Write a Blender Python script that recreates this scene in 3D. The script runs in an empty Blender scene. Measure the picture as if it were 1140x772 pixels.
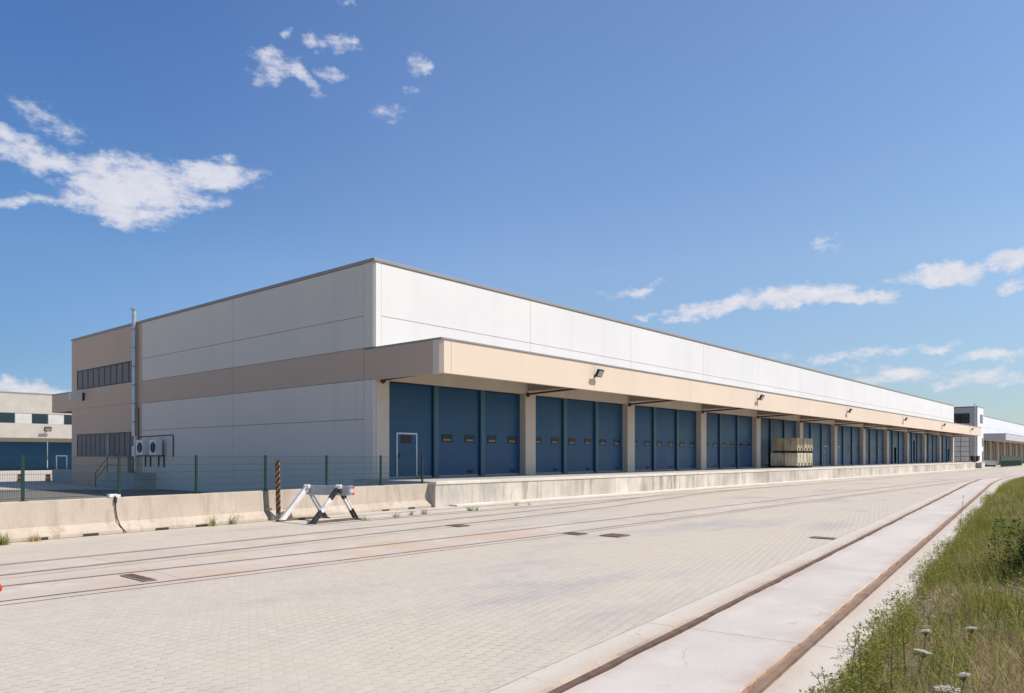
import bpy, bmesh, math, random
import numpy as np
from mathutils import Vector, Matrix
R = math.radians
random.seed(7); rng = np.random.default_rng(7)
sc = bpy.context.scene
COL = sc.collection

# ------------------------------------------------------------------ frame
U = Vector((.651, .759)).normalized()           # along the long facade
N = Vector((U.y, -U.x))                         # outward, towards the tracks
O0 = Vector((-2.83, 30.0))                      # canopy / dock corner
RZ = math.atan2(U.y, U.x)
def W(s, t, z=0.0):                             # local (along, into building, up) -> world
    p = O0 + U*s - N*t
    return Vector((p.x, p.y, z))

# ------------------------------------------------------------------ mesh helper
class MB:
    def __init__(self): self.v=[]; self.f=[]; self.m=[]
    def add(self, vs, fs, mi=0):
        b=len(self.v); self.v+= [tuple(p) for p in vs]
        for f in fs: self.f.append(tuple(i+b for i in f)); self.m.append(mi)
        return self
    def box(self, x0,x1,y0,y1,z0,z1, mi=0):
        vs=[(x0,y0,z0),(x1,y0,z0),(x1,y1,z0),(x0,y1,z0),(x0,y0,z1),(x1,y0,z1),(x1,y1,z1),(x0,y1,z1)]
        return self.add(vs,[(0,3,2,1),(4,5,6,7),(0,1,5,4),(1,2,6,5),(2,3,7,6),(3,0,4,7)],mi)
    def prism(self, prof, axis, a0, a1, mi=0):  # closed 2-D profile extruded along axis
        n=len(prof)
        def P(p,a):
            if axis=='x': return (a,p[0],p[1])
            if axis=='y': return (p[0],a,p[1])
            return (p[0],p[1],a)
        vs=[P(p,a0) for p in prof]+[P(p,a1) for p in prof]
        fs=[(i,(i+1)%n,(i+1)%n+n,i+n) for i in range(n)]
        fs+=[tuple(range(n-1,-1,-1)),tuple(range(n,2*n))]
        return self.add(vs,fs,mi)
    def bar(self, p, q, w, h, mi=0, up=(0,0,1)):  # box beam from p to q
        p=Vector(p); q=Vector(q); d=(q-p).normalized(); up=Vector(up)
        a=d.cross(up)
        if a.length<1e-4: a=d.cross(Vector((1,0,0)))
        a.normalize(); b=a.cross(d).normalized()
        vs=[c+a*(sx*w/2)+b*(sy*h/2) for c in (p,q) for sx,sy in ((-1,-1),(1,-1),(1,1),(-1,1))]
        return self.add(vs,[(0,1,2,3),(7,6,5,4),(0,4,5,1),(1,5,6,2),(2,6,7,3),(3,7,4,0)],mi)
    def tube(self, pts, r, n=10, mi=0, caps=True):
        pts=[Vector(p) for p in pts]; rs=r if isinstance(r,(list,tuple)) else [r]*len(pts)
        b=len(self.v); prev=None
        for i,p in enumerate(pts):
            d=(pts[min(i+1,len(pts)-1)]-pts[max(i-1,0)])
            d.normalize()
            ref=Vector((0,0,1)) if abs(d.z)<.95 else Vector((1,0,0))
            a=d.cross(ref).normalized(); c=a.cross(d).normalized()
            for k in range(n):
                an=2*math.pi*k/n
                self.v.append(tuple(p+a*(rs[i]*math.cos(an))+c*(rs[i]*math.sin(an))))
        for i in range(len(pts)-1):
            for k in range(n):
                self.f.append((b+i*n+k,b+i*n+(k+1)%n,b+(i+1)*n+(k+1)%n,b+(i+1)*n+k)); self.m.append(mi)
        if caps:
            self.f.append(tuple(b+k for k in range(n-1,-1,-1))); self.m.append(mi)
            e=b+(len(pts)-1)*n; self.f.append(tuple(e+k for k in range(n))); self.m.append(mi)
        return self
    def build(self, name, mats, parent=None, bevel=0, smooth=False):
        me=bpy.data.meshes.new(name); me.from_pydata(self.v,[],self.f)
        for m in (mats if isinstance(mats,(list,tuple)) else [mats]): me.materials.append(m)
        me.polygons.foreach_set('material_index',self.m)
        bm=bmesh.new(); bm.from_mesh(me); bmesh.ops.recalc_face_normals(bm,faces=bm.faces); bm.to_mesh(me); bm.free()
        if smooth: me.shade_smooth()
        o=bpy.data.objects.new(name,me); COL.objects.link(o)
        if parent: o.parent=parent
        if bevel:
            b=o.modifiers.new('bevel','BEVEL'); b.width=bevel; b.segments=2; b.limit_method='ANGLE'; b.angle_limit=R(40)
        return o
def tag(o,label=None,cat=None,group=None,kind=None):
    if label: o['label']=label
    if cat: o['category']=cat
    if group: o['group']=group
    if kind: o['kind']=kind
    return o
def empty(name,loc,rz,label,cat,group=None):
    o=bpy.data.objects.new(name,None); COL.objects.link(o); o.empty_display_size=.3
    o.location=loc; o.rotation_euler=(0,0,rz)
    return tag(o,label,cat,group)
def copy_tree(o,parent=None):
    c=o.copy(); COL.objects.link(c); c.parent=parent
    for ch in [x for x in COL.objects if x.parent==o]: copy_tree(ch,c)
    return c

# ------------------------------------------------------------------ materials
def nmat(name):
    m=bpy.data.materials.new(name); m.use_nodes=True
    nt=m.node_tree; b=nt.nodes['Principled BSDF']
    return m,nt,b
class NT:
    def __init__(self,nt): self.nt=nt
    def n(self,t,**k):
        x=self.nt.nodes.new(t)
        for a,v in k.items(): setattr(x,a,v)
        return x
    def l(self,a,b): self.nt.links.new(a,b)
    def val(self,sock,v):
        if hasattr(v,'is_output'): self.l(v,sock)
        else: sock.default_value=v
    def math(self,op,a,b=None,c=None,clamp=False):
        x=self.n('ShaderNodeMath',operation=op); x.use_clamp=clamp
        self.val(x.inputs[0],a)
        if b is not None: self.val(x.inputs[1],b)
        if c is not None: self.val(x.inputs[2],c)
        return x.outputs[0]
    def noise(self,vec,scale,detail=4,rough=.55,dist=0):
        x=self.n('ShaderNodeTexNoise'); x.inputs['Scale'].default_value=scale
        x.inputs['Detail'].default_value=detail; x.inputs['Roughness'].default_value=rough
        x.inputs['Distortion'].default_value=dist
        if vec is not None: self.l(vec,x.inputs['Vector'])
        return x
    def mr(self,v,a,b,c=0,d=1,smooth=False):
        x=self.n('ShaderNodeMapRange'); x.interpolation_type='SMOOTHSTEP' if smooth else 'LINEAR'
        self.val(x.inputs[0],v)
        for i,q in enumerate((a,b,c,d)): self.val(x.inputs[i+1],q)
        return x.outputs[0]
    def mix(self,f,a,b,blend='MIX'):
        x=self.n('ShaderNodeMix',data_type='RGBA',blend_type=blend)
        self.val(x.inputs[0],f)
        for i,q in ((6,a),(7,b)):
            if hasattr(q,'is_output'): self.l(q,x.inputs[i])
            else: x.inputs[i].default_value=(*q[:3],1)
        return x.outputs[2]
    def mapping(self,vec,loc=(0,0,0),rot=(0,0,0),scale=(1,1,1),typ='POINT'):
        x=self.n('ShaderNodeMapping',vector_type=typ); self.l(vec,x.inputs[0])
        x.inputs[1].default_value=loc; x.inputs[2].default_value=rot; x.inputs[3].default_value=scale
        return x.outputs[0]
    def local(self):                              # world position turned into the building frame
        g=self.n('ShaderNodeNewGeometry')
        return self.mapping(g.outputs['Position'],rot=(0,0,-RZ))
    def bump(self,h,strength,dist,b):
        x=self.n('ShaderNodeBump'); x.inputs['Strength'].default_value=strength; x.inputs['Distance'].default_value=dist
        self.l(h,x.inputs['Height']); self.l(x.outputs[0],b.inputs['Normal'])

def surf(name,base,rough=.7,var=.12,scale=.6,fine=25,finev=.06,streak=None,streak_col=(.15,.13,.1),metal=0,bump=0,seg=0,spec=.3):
    m,nt,b=nmat(name); T=NT(nt); p=T.local()
    n1=T.noise(p,scale,5); n2=T.noise(p,fine,4)
    f=T.math('ADD',T.mr(n1.outputs[0],.3,.7,1-var,1+var),T.mr(n2.outputs[0],.25,.75,-finev,finev))
    if seg:
        s=T.n('ShaderNodeSeparateXYZ'); T.l(p,s.inputs[0])
        fl=T.math('FLOOR',T.math('DIVIDE',s.outputs[0],seg))
        wn=T.n('ShaderNodeTexWhiteNoise',noise_dimensions='1D'); T.l(fl,wn.inputs['W'])
        f=T.math('ADD',f,T.mr(wn.outputs[0],0,1,-.13,.1))
    mu=T.n('ShaderNodeVectorMath',operation='SCALE'); mu.inputs[0].default_value=base; T.l(f,mu.inputs['Scale'])
    c=mu.outputs[0]
    if streak:
        sv=T.mapping(p,scale=(streak[1],streak[1],streak[2]))
        sn=T.noise(sv,1,6,.65)
        big=T.noise(p,.35,3)
        k=T.math('MULTIPLY',T.mr(sn.outputs[0],.45,.72,0,1,True),T.mr(big.outputs[0],.35,.65,.25,1))
        c=T.mix(T.math('MULTIPLY',k,streak[0]),c,streak_col)
    T.l(c,b.inputs['Base Color'])
    b.inputs['Metallic'].default_value=metal; b.inputs['Specular IOR Level'].default_value=spec
    T.l(T.mr(n1.outputs[0],.3,.7,max(rough-.08,0),min(rough+.08,1)),b.inputs['Roughness'])
    if bump: T.bump(n2.outputs[0],.5,bump,b)
    return m

M={}
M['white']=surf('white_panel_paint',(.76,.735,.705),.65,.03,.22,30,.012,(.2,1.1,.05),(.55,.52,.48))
M['endwhite']=surf('shaded_white_panel_paint',(.70,.62,.525),.65,.035,.25,30,.015,(.15,.9,.06),(.45,.43,.4))  # copy of the white paint, colour shifted for the shaded end wall
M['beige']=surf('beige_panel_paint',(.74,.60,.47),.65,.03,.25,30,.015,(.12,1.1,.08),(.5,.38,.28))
M['endbeige']=surf('shaded_beige_panel_paint',(.56,.405,.295),.65,.03,.25,30,.015,(.12,1.1,.08),(.36,.28,.22))  # same beige paint, darkened to put the end face's shade into its colour
M['pier']=surf('pier_concrete_paint',(.62,.55,.47),.7,.06,.8,22,.03,(.2,1.5,.15),(.36,.31,.26))
M['joint']=surf('panel_joint_sealant',(.22,.20,.19),.9,.05)
M['coping']=surf('grey_metal_coping',(.31,.285,.265),.55,.06,.8,20,.02)
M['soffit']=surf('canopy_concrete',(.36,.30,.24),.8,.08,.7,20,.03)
M['roof']=surf('roof_membrane',(.35,.34,.33),.9,.1)
M['blue']=surf('blue_door_paint',(.008,.075,.175),.40,.09,.5,14,.02,(.3,.7,.25),(.05,.09,.13),spec=.4)
M['bluegrey']=surf('blue_grey_post_paint',(.055,.14,.205),.36,.08,.6,14,.02)
M['browndoor']=surf('brown_door_paint',(.13,.10,.065),.6,.1,.5)
M['doorframe']=surf('white_door_frame',(.62,.66,.70),.5,.04)
M['doortrim']=surf('grey_door_trim',(.28,.31,.33),.5,.08)
M['pipe']=surf('brown_drain_pipe',(.10,.05,.035),.5,.1)
M['black']=surf('black_metal',(.02,.02,.022),.45,.1)
M['darkgreen']=surf('dark_green_metal',(.012,.045,.03),.45,.1)
M['steel']=surf('galvanised_steel',(.52,.53,.54),.35,.1,3,30,.05,metal=.75)
M['offwhite']=surf('white_enamel',(.72,.72,.70),.45,.04,2)
M['dock']=surf('stained_dock_concrete',(.57,.515,.44),.88,.26,.42,18,.10,(.95,2.6,.35),(.22,.185,.15),bump=.01,seg=2.6)
M['dockcap']=surf('dock_edge_concrete',(.66,.60,.52),.85,.10,.8,20,.06,(.3,2,.8),(.40,.35,.29),bump=.008)
M['dockfloor']=surf('dock_floor_concrete',(.45,.42,.38),.85,.14,.5,16,.05)
M['barrier']=surf('sandy_barrier_concrete',(.49,.41,.325),.9,.13,.6,18,.07,(.7,3.2,.35),(.27,.22,.175),bump=.01)
M['concrete']=surf('grey_concrete',(.38,.37,.35),.88,.1,.7,18,.05,(.2,1.5,.3))
M['asphalt']=surf('worn_asphalt',(.165,.15,.13),.9,.2,.5,40,.12)
M['palecon']=surf('pale_concrete',(.56,.53,.48),.88,.1,.4,18,.05)
M['rust']=surf('rusty_rail_steel',(.25,.165,.115),.75,.3,2.5,90,.2,metal=.15,bump=.004)
M['rustdark']=surf('brown_rail_steel',(.17,.105,.08),.7,.3,5,50,.15,metal=.2,bump=.003)
M['gritorange']=surf('orange_rust_grit',(.36,.215,.125),.95,.4,5,45,.4,(.8,5,5),(.25,.19,.15),bump=.015)
M['grit']=surf('rusty_grit',(.33,.25,.185),.95,.35,5,90,.25,bump=.01)
M['farrail']=surf('dull_far_rail_steel',(.13,.105,.09),.7,.3,5,50,.15)
M['iron']=surf('cast_iron',(.30,.27,.235),.7,.2,6,50,.1)
M['hole']=surf('scupper_shadow_recess',(.05,.045,.04),.9)
M['white2']=surf('worn_white_paint',(.76,.745,.71),.6,.08,2,30,.05,(.75,9,5),(.30,.20,.13))
M['blackpaint']=surf('worn_black_paint',(.03,.03,.03),.6,.2,3,30,.1,(.6,9,5),(.16,.11,.08))
M['greysteel']=surf('light_grey_steel',(.44,.46,.48),.5,.1,2,30,.05,(.6,5,5),(.26,.20,.16))
M['red']=surf('red_paint',(.55,.04,.03),.4,.1,5)
M['orange']=surf('orange_plastic',(.75,.22,.04),.5,.08,3)
M['container']=surf('yellowed_white_plastic',(.66,.61,.45),.5,.12,1.4,20,.04,(.98,1.7,.4),(.20,.15,.06))
M['frame']=surf('dark_window_frame',(.014,.016,.017),.4,.05)
M['pale_panel']=surf('pale_blind',(.55,.53,.50),.8,.1,1)
M['palepane']=surf('pale_translucent_pane',(.80,.78,.72),.35,.08,1.5)
M['stone']=surf('rubble_stone',(.36,.33,.30),.9,.25,8,60,.1,bump=.01)
M['cable']=surf('black_cable',(.035,.03,.03),.6)

def glass(name,tint=(.05,.065,.075),rough=.04,spec=.8):
    m,nt,b=nmat(name); b.inputs['Base Color'].default_value=(*tint,1); b.inputs['Roughness'].default_value=rough
    b.inputs['Specular IOR Level'].default_value=spec; b.inputs['IOR'].default_value=1.52
    T=NT(nt); n=T.noise(T.local(),1.3,2); T.bump(n.outputs[0],.06,.02,b); return m
M['glass']=glass('window_glass',(.03,.05,.056),.05,.6); M['smokeglass']=glass('door_vision_glass',(.03,.03,.03),.2,.2)
M['reflectpane']=glass('reflection_tinted_pane',(.22,.20,.17),.4,.3)
M['lampglass']=glass('lamp_glass',(.35,.35,.36),.12)

def stripes(name):
    m,nt,b=nmat(name); T=NT(nt); tc=T.n('ShaderNodeTexCoord'); s=T.n('ShaderNodeSeparateXYZ'); T.l(tc.outputs['Object'],s.inputs[0])
    d=T.math('SUBTRACT',T.math('MULTIPLY',s.outputs[2],5.2),T.math('MULTIPLY',s.outputs[0],6.5))
    f=T.math('GREATER_THAN',T.math('FRACT',d),.5)
    n=T.noise(tc.outputs['Object'],9,5)
    ye=T.mix(T.mr(n.outputs[0],.4,.65),(.36,.20,.07),(.17,.085,.05))
    T.l(T.mix(f,ye,(.035,.028,.025)),b.inputs['Base Color']); b.inputs['Roughness'].default_value=.7
    return m
M['stripes']=stripes('black_and_rust_stripes')

def paver_mat():
    m,nt,b=nmat('interlocking_pavers'); T=NT(nt); p=T.local()
    g=T.n('ShaderNodeNewGeometry'); pr=T.mapping(g.outputs['Position'],rot=(0,0,-R(109.5)))
    sp=T.n('ShaderNodeSeparateXYZ'); T.l(pr,sp.inputs[0]); x,y=sp.outputs[0],sp.outputs[1]
    tri=T.math('PINGPONG',T.math('MULTIPLY',x,1/.05),1.0)            # zigzag long sides
    yy=T.math('DIVIDE',T.math('ADD',y,T.math('MULTIPLY',tri,.016)),.105)
    row=T.math('FLOOR',yy); fy=T.math('FRACT',yy)
    off=T.math('MULTIPLY',T.math('MODULO',row,2.0),.5)
    xx=T.math('ADD',T.math('DIVIDE',T.math('ADD',x,T.math('MULTIPLY',fy,.02)),.205),off); fx=T.math('FRACT',xx); bid=T.math('FLOOR',xx)
    ex=T.math('MINIMUM',fx,T.math('SUBTRACT',1.0,fx)); ey=T.math('MINIMUM',fy,T.math('SUBTRACT',1.0,fy))
    jx=T.mr(ex,.026,.048,1,0,True); jy=T.mr(ey,.03,.06,1,0,True)
    wc=T.n('ShaderNodeCombineXYZ'); T.l(row,wc.inputs[0]); T.l(bid,wc.inputs[1])
    wn=T.n('ShaderNodeTexWhiteNoise',noise_dimensions='2D'); T.l(wc.outputs[0],wn.inputs['Vector'])
    n0=T.noise(p,.10,4); n1=T.noise(T.mapping(p,scale=(.35,1,1)),.45,5); n2=T.noise(p,60,3); n3=T.noise(p,3.2,6,.7); n4=T.noise(p,.22,6,.65)
    base=T.mix(T.mr(n0.outputs[0],.38,.62),(.545,.465,.368),(.525,.462,.384))
    base=T.mix(T.mr(n1.outputs[0],.50,.70,0,.8,True),base,(.40,.365,.34))
    base=T.mix(T.mr(n4.outputs[0],.57,.72,0,.6,True),base,(.60,.475,.355))
    f=T.math('ADD',T.mr(n2.outputs[0],.2,.8,.88,1.12),T.mr(n3.outputs[0],.2,.8,-.08,.08))
    f=T.math('ADD',f,T.mr(wn.outputs[0],0,1,-.022,.022))
    sc_=T.n('ShaderNodeVectorMath',operation='SCALE'); T.l(base,sc_.inputs[0]); T.l(f,sc_.inputs['Scale'])
    c=sc_.outputs[0]
    nj=T.noise(p,11,3,.6); nb=T.noise(p,.6,4)
    je=T.math('MULTIPLY',jx,T.mr(nj.outputs[0],.38,.56,.3,1))
    jl=T.math('MULTIPLY',jy,T.mr(nj.outputs[0],.45,.7,.01,.16))
    jf=T.math('MULTIPLY',T.math('MAXIMUM',je,jl),T.mr(nb.outputs[0],.3,.68,.25,1.0))
    c=T.mix(T.math('MULTIPLY',jf,.78),c,(.14,.12,.095))
    vo=T.n('ShaderNodeTexVoronoi'); vo.inputs['Scale'].default_value=1.6; T.l(p,vo.inputs['Vector'])
    sk=T.math('LESS_THAN',vo.outputs['Distance'],.03)
    c=T.mix(T.math('MULTIPLY',sk,.7),c,(.12,.10,.08))
    T.l(c,b.inputs['Base Color']); b.inputs['Roughness'].default_value=.88; b.inputs['Specular IOR Level'].default_value=.25
    h=T.math('SUBTRACT',T.math('MULTIPLY',n2.outputs[0],.25),T.math('MAXIMUM',jx,T.math('MULTIPLY',jy,.5)))
    T.bump(h,.5,.006,b)
    return m
M['pavers']=paver_mat()

def slab_mat(name,base,rustc,rails,warm=0.0,joint=6.0,edge=None,wr=None,halo=.75):    # uv = (metres along, metres across)
    m,nt,b=nmat(name); T=NT(nt); uv=T.n('ShaderNodeUVMap'); p=T.local()
    s=T.n('ShaderNodeSeparateXYZ'); T.l(uv.outputs[0],s.inputs[0]); d,q=s.outputs[0],s.outputs[1]
    n0=T.noise(p,.5,5,.6); n1=T.noise(p,4,6,.65); n2=T.noise(p,70,3); n3=T.noise(p,1.4,5)
    c=T.mix(T.mr(n0.outputs[0],.35,.65),base,tuple(x*.84 for x in base))
    c=T.mix(T.mr(n3.outputs[0],.5,.75,0,.5,True),c,(.66,.60,.545))
    if edge:
        c=T.mix(T.mr(T.math('ABSOLUTE',q),.70,.78,0,.8),c,edge)
        c=T.mix(T.math('MULTIPLY',T.math('LESS_THAN',T.math('ADD',q,T.math('MULTIPLY',n1.outputs[0],.03)),-1.143),.75),c,(.17,.14,.11))
    dist=None
    for r in rails:
        a=T.math('ABSOLUTE',T.math('SUBTRACT',q,r))
        dist=a if dist is None else T.math('MINIMUM',dist,a)
    k=T.math('ADD',T.mr(dist,.08,.34,1,0),T.mr(n1.outputs[0],.3,.7,-.55,.35),clamp=True)
    k=T.math('MULTIPLY',k,T.mr(n0.outputs[0],.3,.6,.35,1))
    c=T.mix(T.math('MULTIPLY',k,halo),c,rustc)
    if warm:
        w=T.math('MULTIPLY',T.mr(n0.outputs[0],.42,.6,0,1,True),T.mr(n1.outputs[0],.3,.6,.5,1))
        if wr:
            w=T.math('MULTIPLY',w,T.math('MULTIPLY',T.mr(d,wr[0]-2,wr[0]+3,0,1,True),T.mr(d,wr[1]-5,wr[1]+3,1,0,True)))
        c=T.mix(T.math('MULTIPLY',w,warm),c,(.60,.40,.26))
    jf=T.math('LESS_THAN',T.math('ABSOLUTE',T.math('SUBTRACT',T.math('FRACT',T.math('DIVIDE',d,joint)),.5)),.0018)
    c=T.mix(T.math('MULTIPLY',jf,.6),c,(.2,.17,.14))
    # hairline cracks
    vo=T.n('ShaderNodeTexVoronoi',feature='DISTANCE_TO_EDGE'); vo.inputs['Scale'].default_value=.55
    wv=T.n('ShaderNodeVectorMath',operation='ADD'); T.l(p,wv.inputs[0])
    sv=T.n('ShaderNodeVectorMath',operation='SCALE'); T.l(n1.outputs['Color'],sv.inputs[0]); sv.inputs['Scale'].default_value=.35; T.l(sv.outputs[0],wv.inputs[1])
    T.l(wv.outputs[0],vo.inputs['Vector'])
    ck=T.math('MULTIPLY',T.math('LESS_THAN',vo.outputs['Distance'],.004),T.mr(n3.outputs[0],.5,.6,0,.45))
    c=T.mix(ck,c,(.25,.21,.18))
    f=T.n('ShaderNodeVectorMath',operation='SCALE'); T.l(c,f.inputs[0])
    T.l(T.math('ADD',T.mr(n2.outputs[0],.2,.8,.9,1.1),T.mr(n1.outputs[0],.25,.75,-.07,.07)),f.inputs['Scale'])
    T.l(f.outputs[0],b.inputs['Base Color']); b.inputs['Roughness'].default_value=.9; b.inputs['Specular IOR Level'].default_value=.2
    T.bump(T.math('ADD',n2.outputs[0],T.math('MULTIPLY',n1.outputs[0],2)),.35,.006,b)
    return m
M['nearslab']=slab_mat('near_track_concrete',(.60,.54,.48),(.42,.27,.18),(-.72,.72),edge=(.58,.51,.425),halo=.5)
M['farslab']=slab_mat('far_track_concrete',(.56,.475,.40),(.42,.30,.21),(-.72,.72),.6,wr=(44,56),halo=.2)
M['farslab2']=slab_mat('dock_track_concrete',(.56,.475,.39),(.42,.32,.24),(-.72,.72),halo=.2)
M['apron']=slab_mat('dock_apron_concrete',(.58,.52,.44),(.45,.38,.30),(-9,9))

def soil_mat():
    m,nt,b=nmat('dry_soil'); T=NT(nt); p=T.local()
    n=T.noise(p,1.2,6,.65); n2=T.noise(p,30,4)
    c=T.mix(T.mr(n.outputs[0],.35,.65),(.20,.15,.095),(.12,.11,.055))
    c=T.mix(T.mr(n2.outputs[0],.5,.7,0,.6),c,(.33,.28,.21))
    T.l(c,b.inputs['Base Color']); b.inputs['Roughness'].default_value=.95; T.bump(n2.outputs[0],.8,.03,b)
    return m
M['soil']=soil_mat()
def leaf_mat(name,c1,c2,c3,tr=.35):
    m,nt,b=nmat(name); T=NT(nt); g=T.n('ShaderNodeNewGeometry'); n=T.noise(g.outputs['Position'],.9,4)
    c=T.mix(g.outputs['Random Per Island'],c1,c2)
    c=T.mix(T.mr(n.outputs[0],.5,.68,0,.8,True),c,c3)
    T.l(c,b.inputs['Base Color']); b.inputs['Roughness'].default_value=.6; b.inputs['Specular IOR Level'].default_value=.25
    tl=T.n('ShaderNodeBsdfTranslucent'); T.l(c,tl.inputs[0]); mx=T.n('ShaderNodeMixShader'); mx.inputs[0].default_value=tr
    T.l(b.outputs[0],mx.inputs[1]); T.l(tl.outputs[0],mx.inputs[2]); T.l(mx.outputs[0],nt.nodes['Material Output'].inputs[0])
    return m
M['grass']=leaf_mat('green_grass',(.15,.185,.025),(.36,.345,.065),(.42,.32,.13),.5)
M['dry']=leaf_mat('straw_grass',(.60,.46,.25),(.44,.33,.15),(.36,.31,.11))
M['weed']=leaf_mat('weed_leaf',(.13,.17,.03),(.40,.37,.09),(.30,.26,.07),.5)
M['bush']=leaf_mat('bush_leaf',(.03,.07,.014),(.07,.115,.026),(.045,.085,.018))
M['stalk']=leaf_mat('dry_stalk',(.17,.18,.06),(.26,.21,.10),(.20,.19,.07),.2)
M['petal']=leaf_mat('white_umbel',(.78,.78,.72),(.60,.62,.52),(.72,.73,.66),.2)

# ------------------------------------------------------------------ polylines and strips
def smooth(pts,step=1.0):                         # Catmull-Rom through 2-D points
    pts=[Vector(p) for p in pts]; P=[pts[0]*2-pts[1]]+pts+[pts[-1]*2-pts[-2]]; out=[]
    for i in range(1,len(P)-2):
        n=max(2,int((P[i+1]-P[i]).length/step))
        for k in range(n):
            t=k/n; a,b,c,d=P[i-1],P[i],P[i+1],P[i+2]
            out.append(.5*((2*b)+(c-a)*t+(2*a-5*b+4*c-d)*t*t+(3*b-a-3*c+d)*t**3))
    out.append(pts[-1]); return out
def frames(cl):
    res=[]; d=0
    for i,p in enumerate(cl):
        if i: d+=(cl[i]-cl[i-1]).length
        tn=(cl[min(i+1,len(cl)-1)]-cl[max(i-1,0)]).normalized()
        res.append((p,Vector((tn.y,-tn.x)),d))
    return res
def strip(name,cl,ps,mat,parent=None,jit=None):    # ps = [(p,z),...] profile across; uv=(d,p)
    fr=frames(cl); vs=[]; uvs=[]
    J={}
    for i,a in (jit or {}).items():
        r=np.convolve(rng.normal(size=len(fr)+8),np.array([.1,.25,.5,.25,.1]),'same')[:len(fr)]; J[i]=r*a+np.convolve(rng.normal(size=len(fr)+60),np.ones(15)/15,'same')[:len(fr)]*a*2
    for i_,(p,nr,d) in enumerate(fr):
        for j_,(q,z) in enumerate(ps):
            if j_ in J: q=q+float(np.clip(J[j_][i_],-.05,.05))
            w=p+nr*q; vs.append((w.x,w.y,z)); uvs.append((d,q))
    k=len(ps); fs=[]
    for i in range(len(fr)-1):
        for j in range(k-1):
            fs.append((i*k+j,i*k+j+1,(i+1)*k+j+1,(i+1)*k+j))
    me=bpy.data.meshes.new(name); me.from_pydata(vs,[],fs); me.materials.append(mat)
    uvl=me.uv_layers.new(name='UVMap'); 
    for l in me.loops: uvl.data[l.index].uv=uvs[l.vertex_index]
    o=bpy.data.objects.new(name,me); COL.objects.link(o)
    if parent: o.parent=parent
    return o

PH=R(34.37); ND=Vector((math.sin(PH),math.cos(PH))); NR=Vector((ND.y,-ND.x)); NC0=Vector((.918,6.055))
near=[NC0+ND*d for d in (-60,-30,-10,0,10,20,30,40,50,60)]
ang=PH; p=near[-1].copy()
for k in range(6):
    ang+=R(1.1); p=p+Vector((math.sin(ang),math.cos(ang)))*8; near.append(p.copy())
for k in range(12): p=p+Vector((math.sin(ang),math.cos(ang)))*20; near.append(p.copy())
NEAR=smooth(near,1.5); NEARF=smooth(near[:11],.16)
def loc2(s,o): p=W(s,-o); return Vector((p.x,p.y))
T1=smooth([loc2(s,o) for s,o in ((-60,7.4),(-40,6.9),(-30,6.55),(-16.6,6.0),(-12.2,5.75),(-6.3,5.3),(-1,4.95),(3.65,4.5),(10.6,3.35),(16,2.45),(22,1.85),(28,1.72),(32,1.72))],1.2)
T0=smooth([loc2(s,1.72) for s in (-7.2,10,40,80,119,150,200)],2.5)
T2=smooth([loc2(s,o) for s,o in ((-60,7.2),(-40,7.9),(-17,8.72),(-8,9.02),(0,9.12),(30,9.15),(60,9.3),(75,9.6))],2.0)

# ---- ground and paving
g=MB(); S=4000; g.add([(-S,-S,-.5),(S,-S,-.5),(S,S,-.5),(-S,S,-.5)],[(0,1,2,3)])
tag(g.build('ground',M['soil']),kind='structure')
tag(strip('yard_paving',NEAR,[(-400,0),(-120,0),(-60,0),(-20,0),(-1.172,0)],M['pavers']),kind='structure')
i85=[i for i,f in enumerate(frames(NEAR)) if f[2]>=152]      # 60 m lie behind the camera's abeam point
tag(strip('far_paving',NEAR[i85[0]:],[(1.205,-.002),(20,-.002),(160,-.002)],M['pavers']),kind='structure')
g=MB(); g.add([(*BWp,.006) for BWp in ((-13.0,17.0),(-3.6,29.6),(-4.6,33.8),(-20.6,45.6),(-33.5,45.6),(-27,32))],[tuple(range(6))])
tag(g.build('rear_shadow_asphalt',M['asphalt']),kind='structure')  # dark asphalt sheet, cut along the building's shadow to deepen it
# near track bed: three real strips with open grooves, soil in the grooves
b1=strip('near_track_bed',NEARF,[(-1.17,.004),(-.81,.004),(-.80,-.07)],M['nearslab'],jit={1:.012})
tag(b1,kind='structure')
tag(strip('near_track_bed_middle',NEARF,[(-.63,-.07),(-.615,.004),(.615,.004),(.63,-.07)],M['nearslab'],jit={1:.012,2:.02}),kind='structure')
NEARC=[q for q in NEAR if (q-NEARF[-1]).dot(ND)>-.01]; NEARC=[NEARF[-1]]+NEARC
tag(strip('near_track_bed_far',NEARC,[(-1.17,.004),(-.805,.004),(-.8,-.07)],M['nearslab']),kind='structure')
tag(strip('near_track_bed_middle_far',NEARC,[(-.62,-.07),(-.62,.004),(.62,.004),(.62,-.07)],M['nearslab']),kind='structure')
tag(strip('near_track_bed_edge',NEAR,[(.805,-.07),(.805,.004),(1.2,.004),(1.205,-.2),(1.205,-.5)],M['nearslab']),kind='structure')
tag(strip('groove_grit',NEAR,[(-.83,-.045),(-.6,-.045)],M['grit']),kind='structure')
tag(strip('groove_grit_outer',NEARF,[(.57,-.022),(.69,-.012)],M['gritorange'],jit={0:.05,1:.02}),kind='structure')
tag(strip('groove_grit_edge',NEAR,[(.6,-.04),(.83,-.04)],M['grit']),kind='structure')
def track(label,cl,zt,wid,mats,proud):
    c=cl[0]; t=empty('railway_track',(0,0,0),0,label,'railway track','railway tracks set in the paving')
    for sgn in (-1,1):
        a=sgn*.7175
        strip('rail',cl,[(a-wid/2,zt-proud-.04),(a-wid/2,zt),(a+wid/2,zt),(a+wid/2,zt-proud-.04)],mats[0 if sgn<0 else 1],t)
    return t
track('brown rusty track in the foreground sunk in a pale concrete bed beside the verge',NEAR,-.006,.075,(M['rustdark'],M['rust']),.02)
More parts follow.
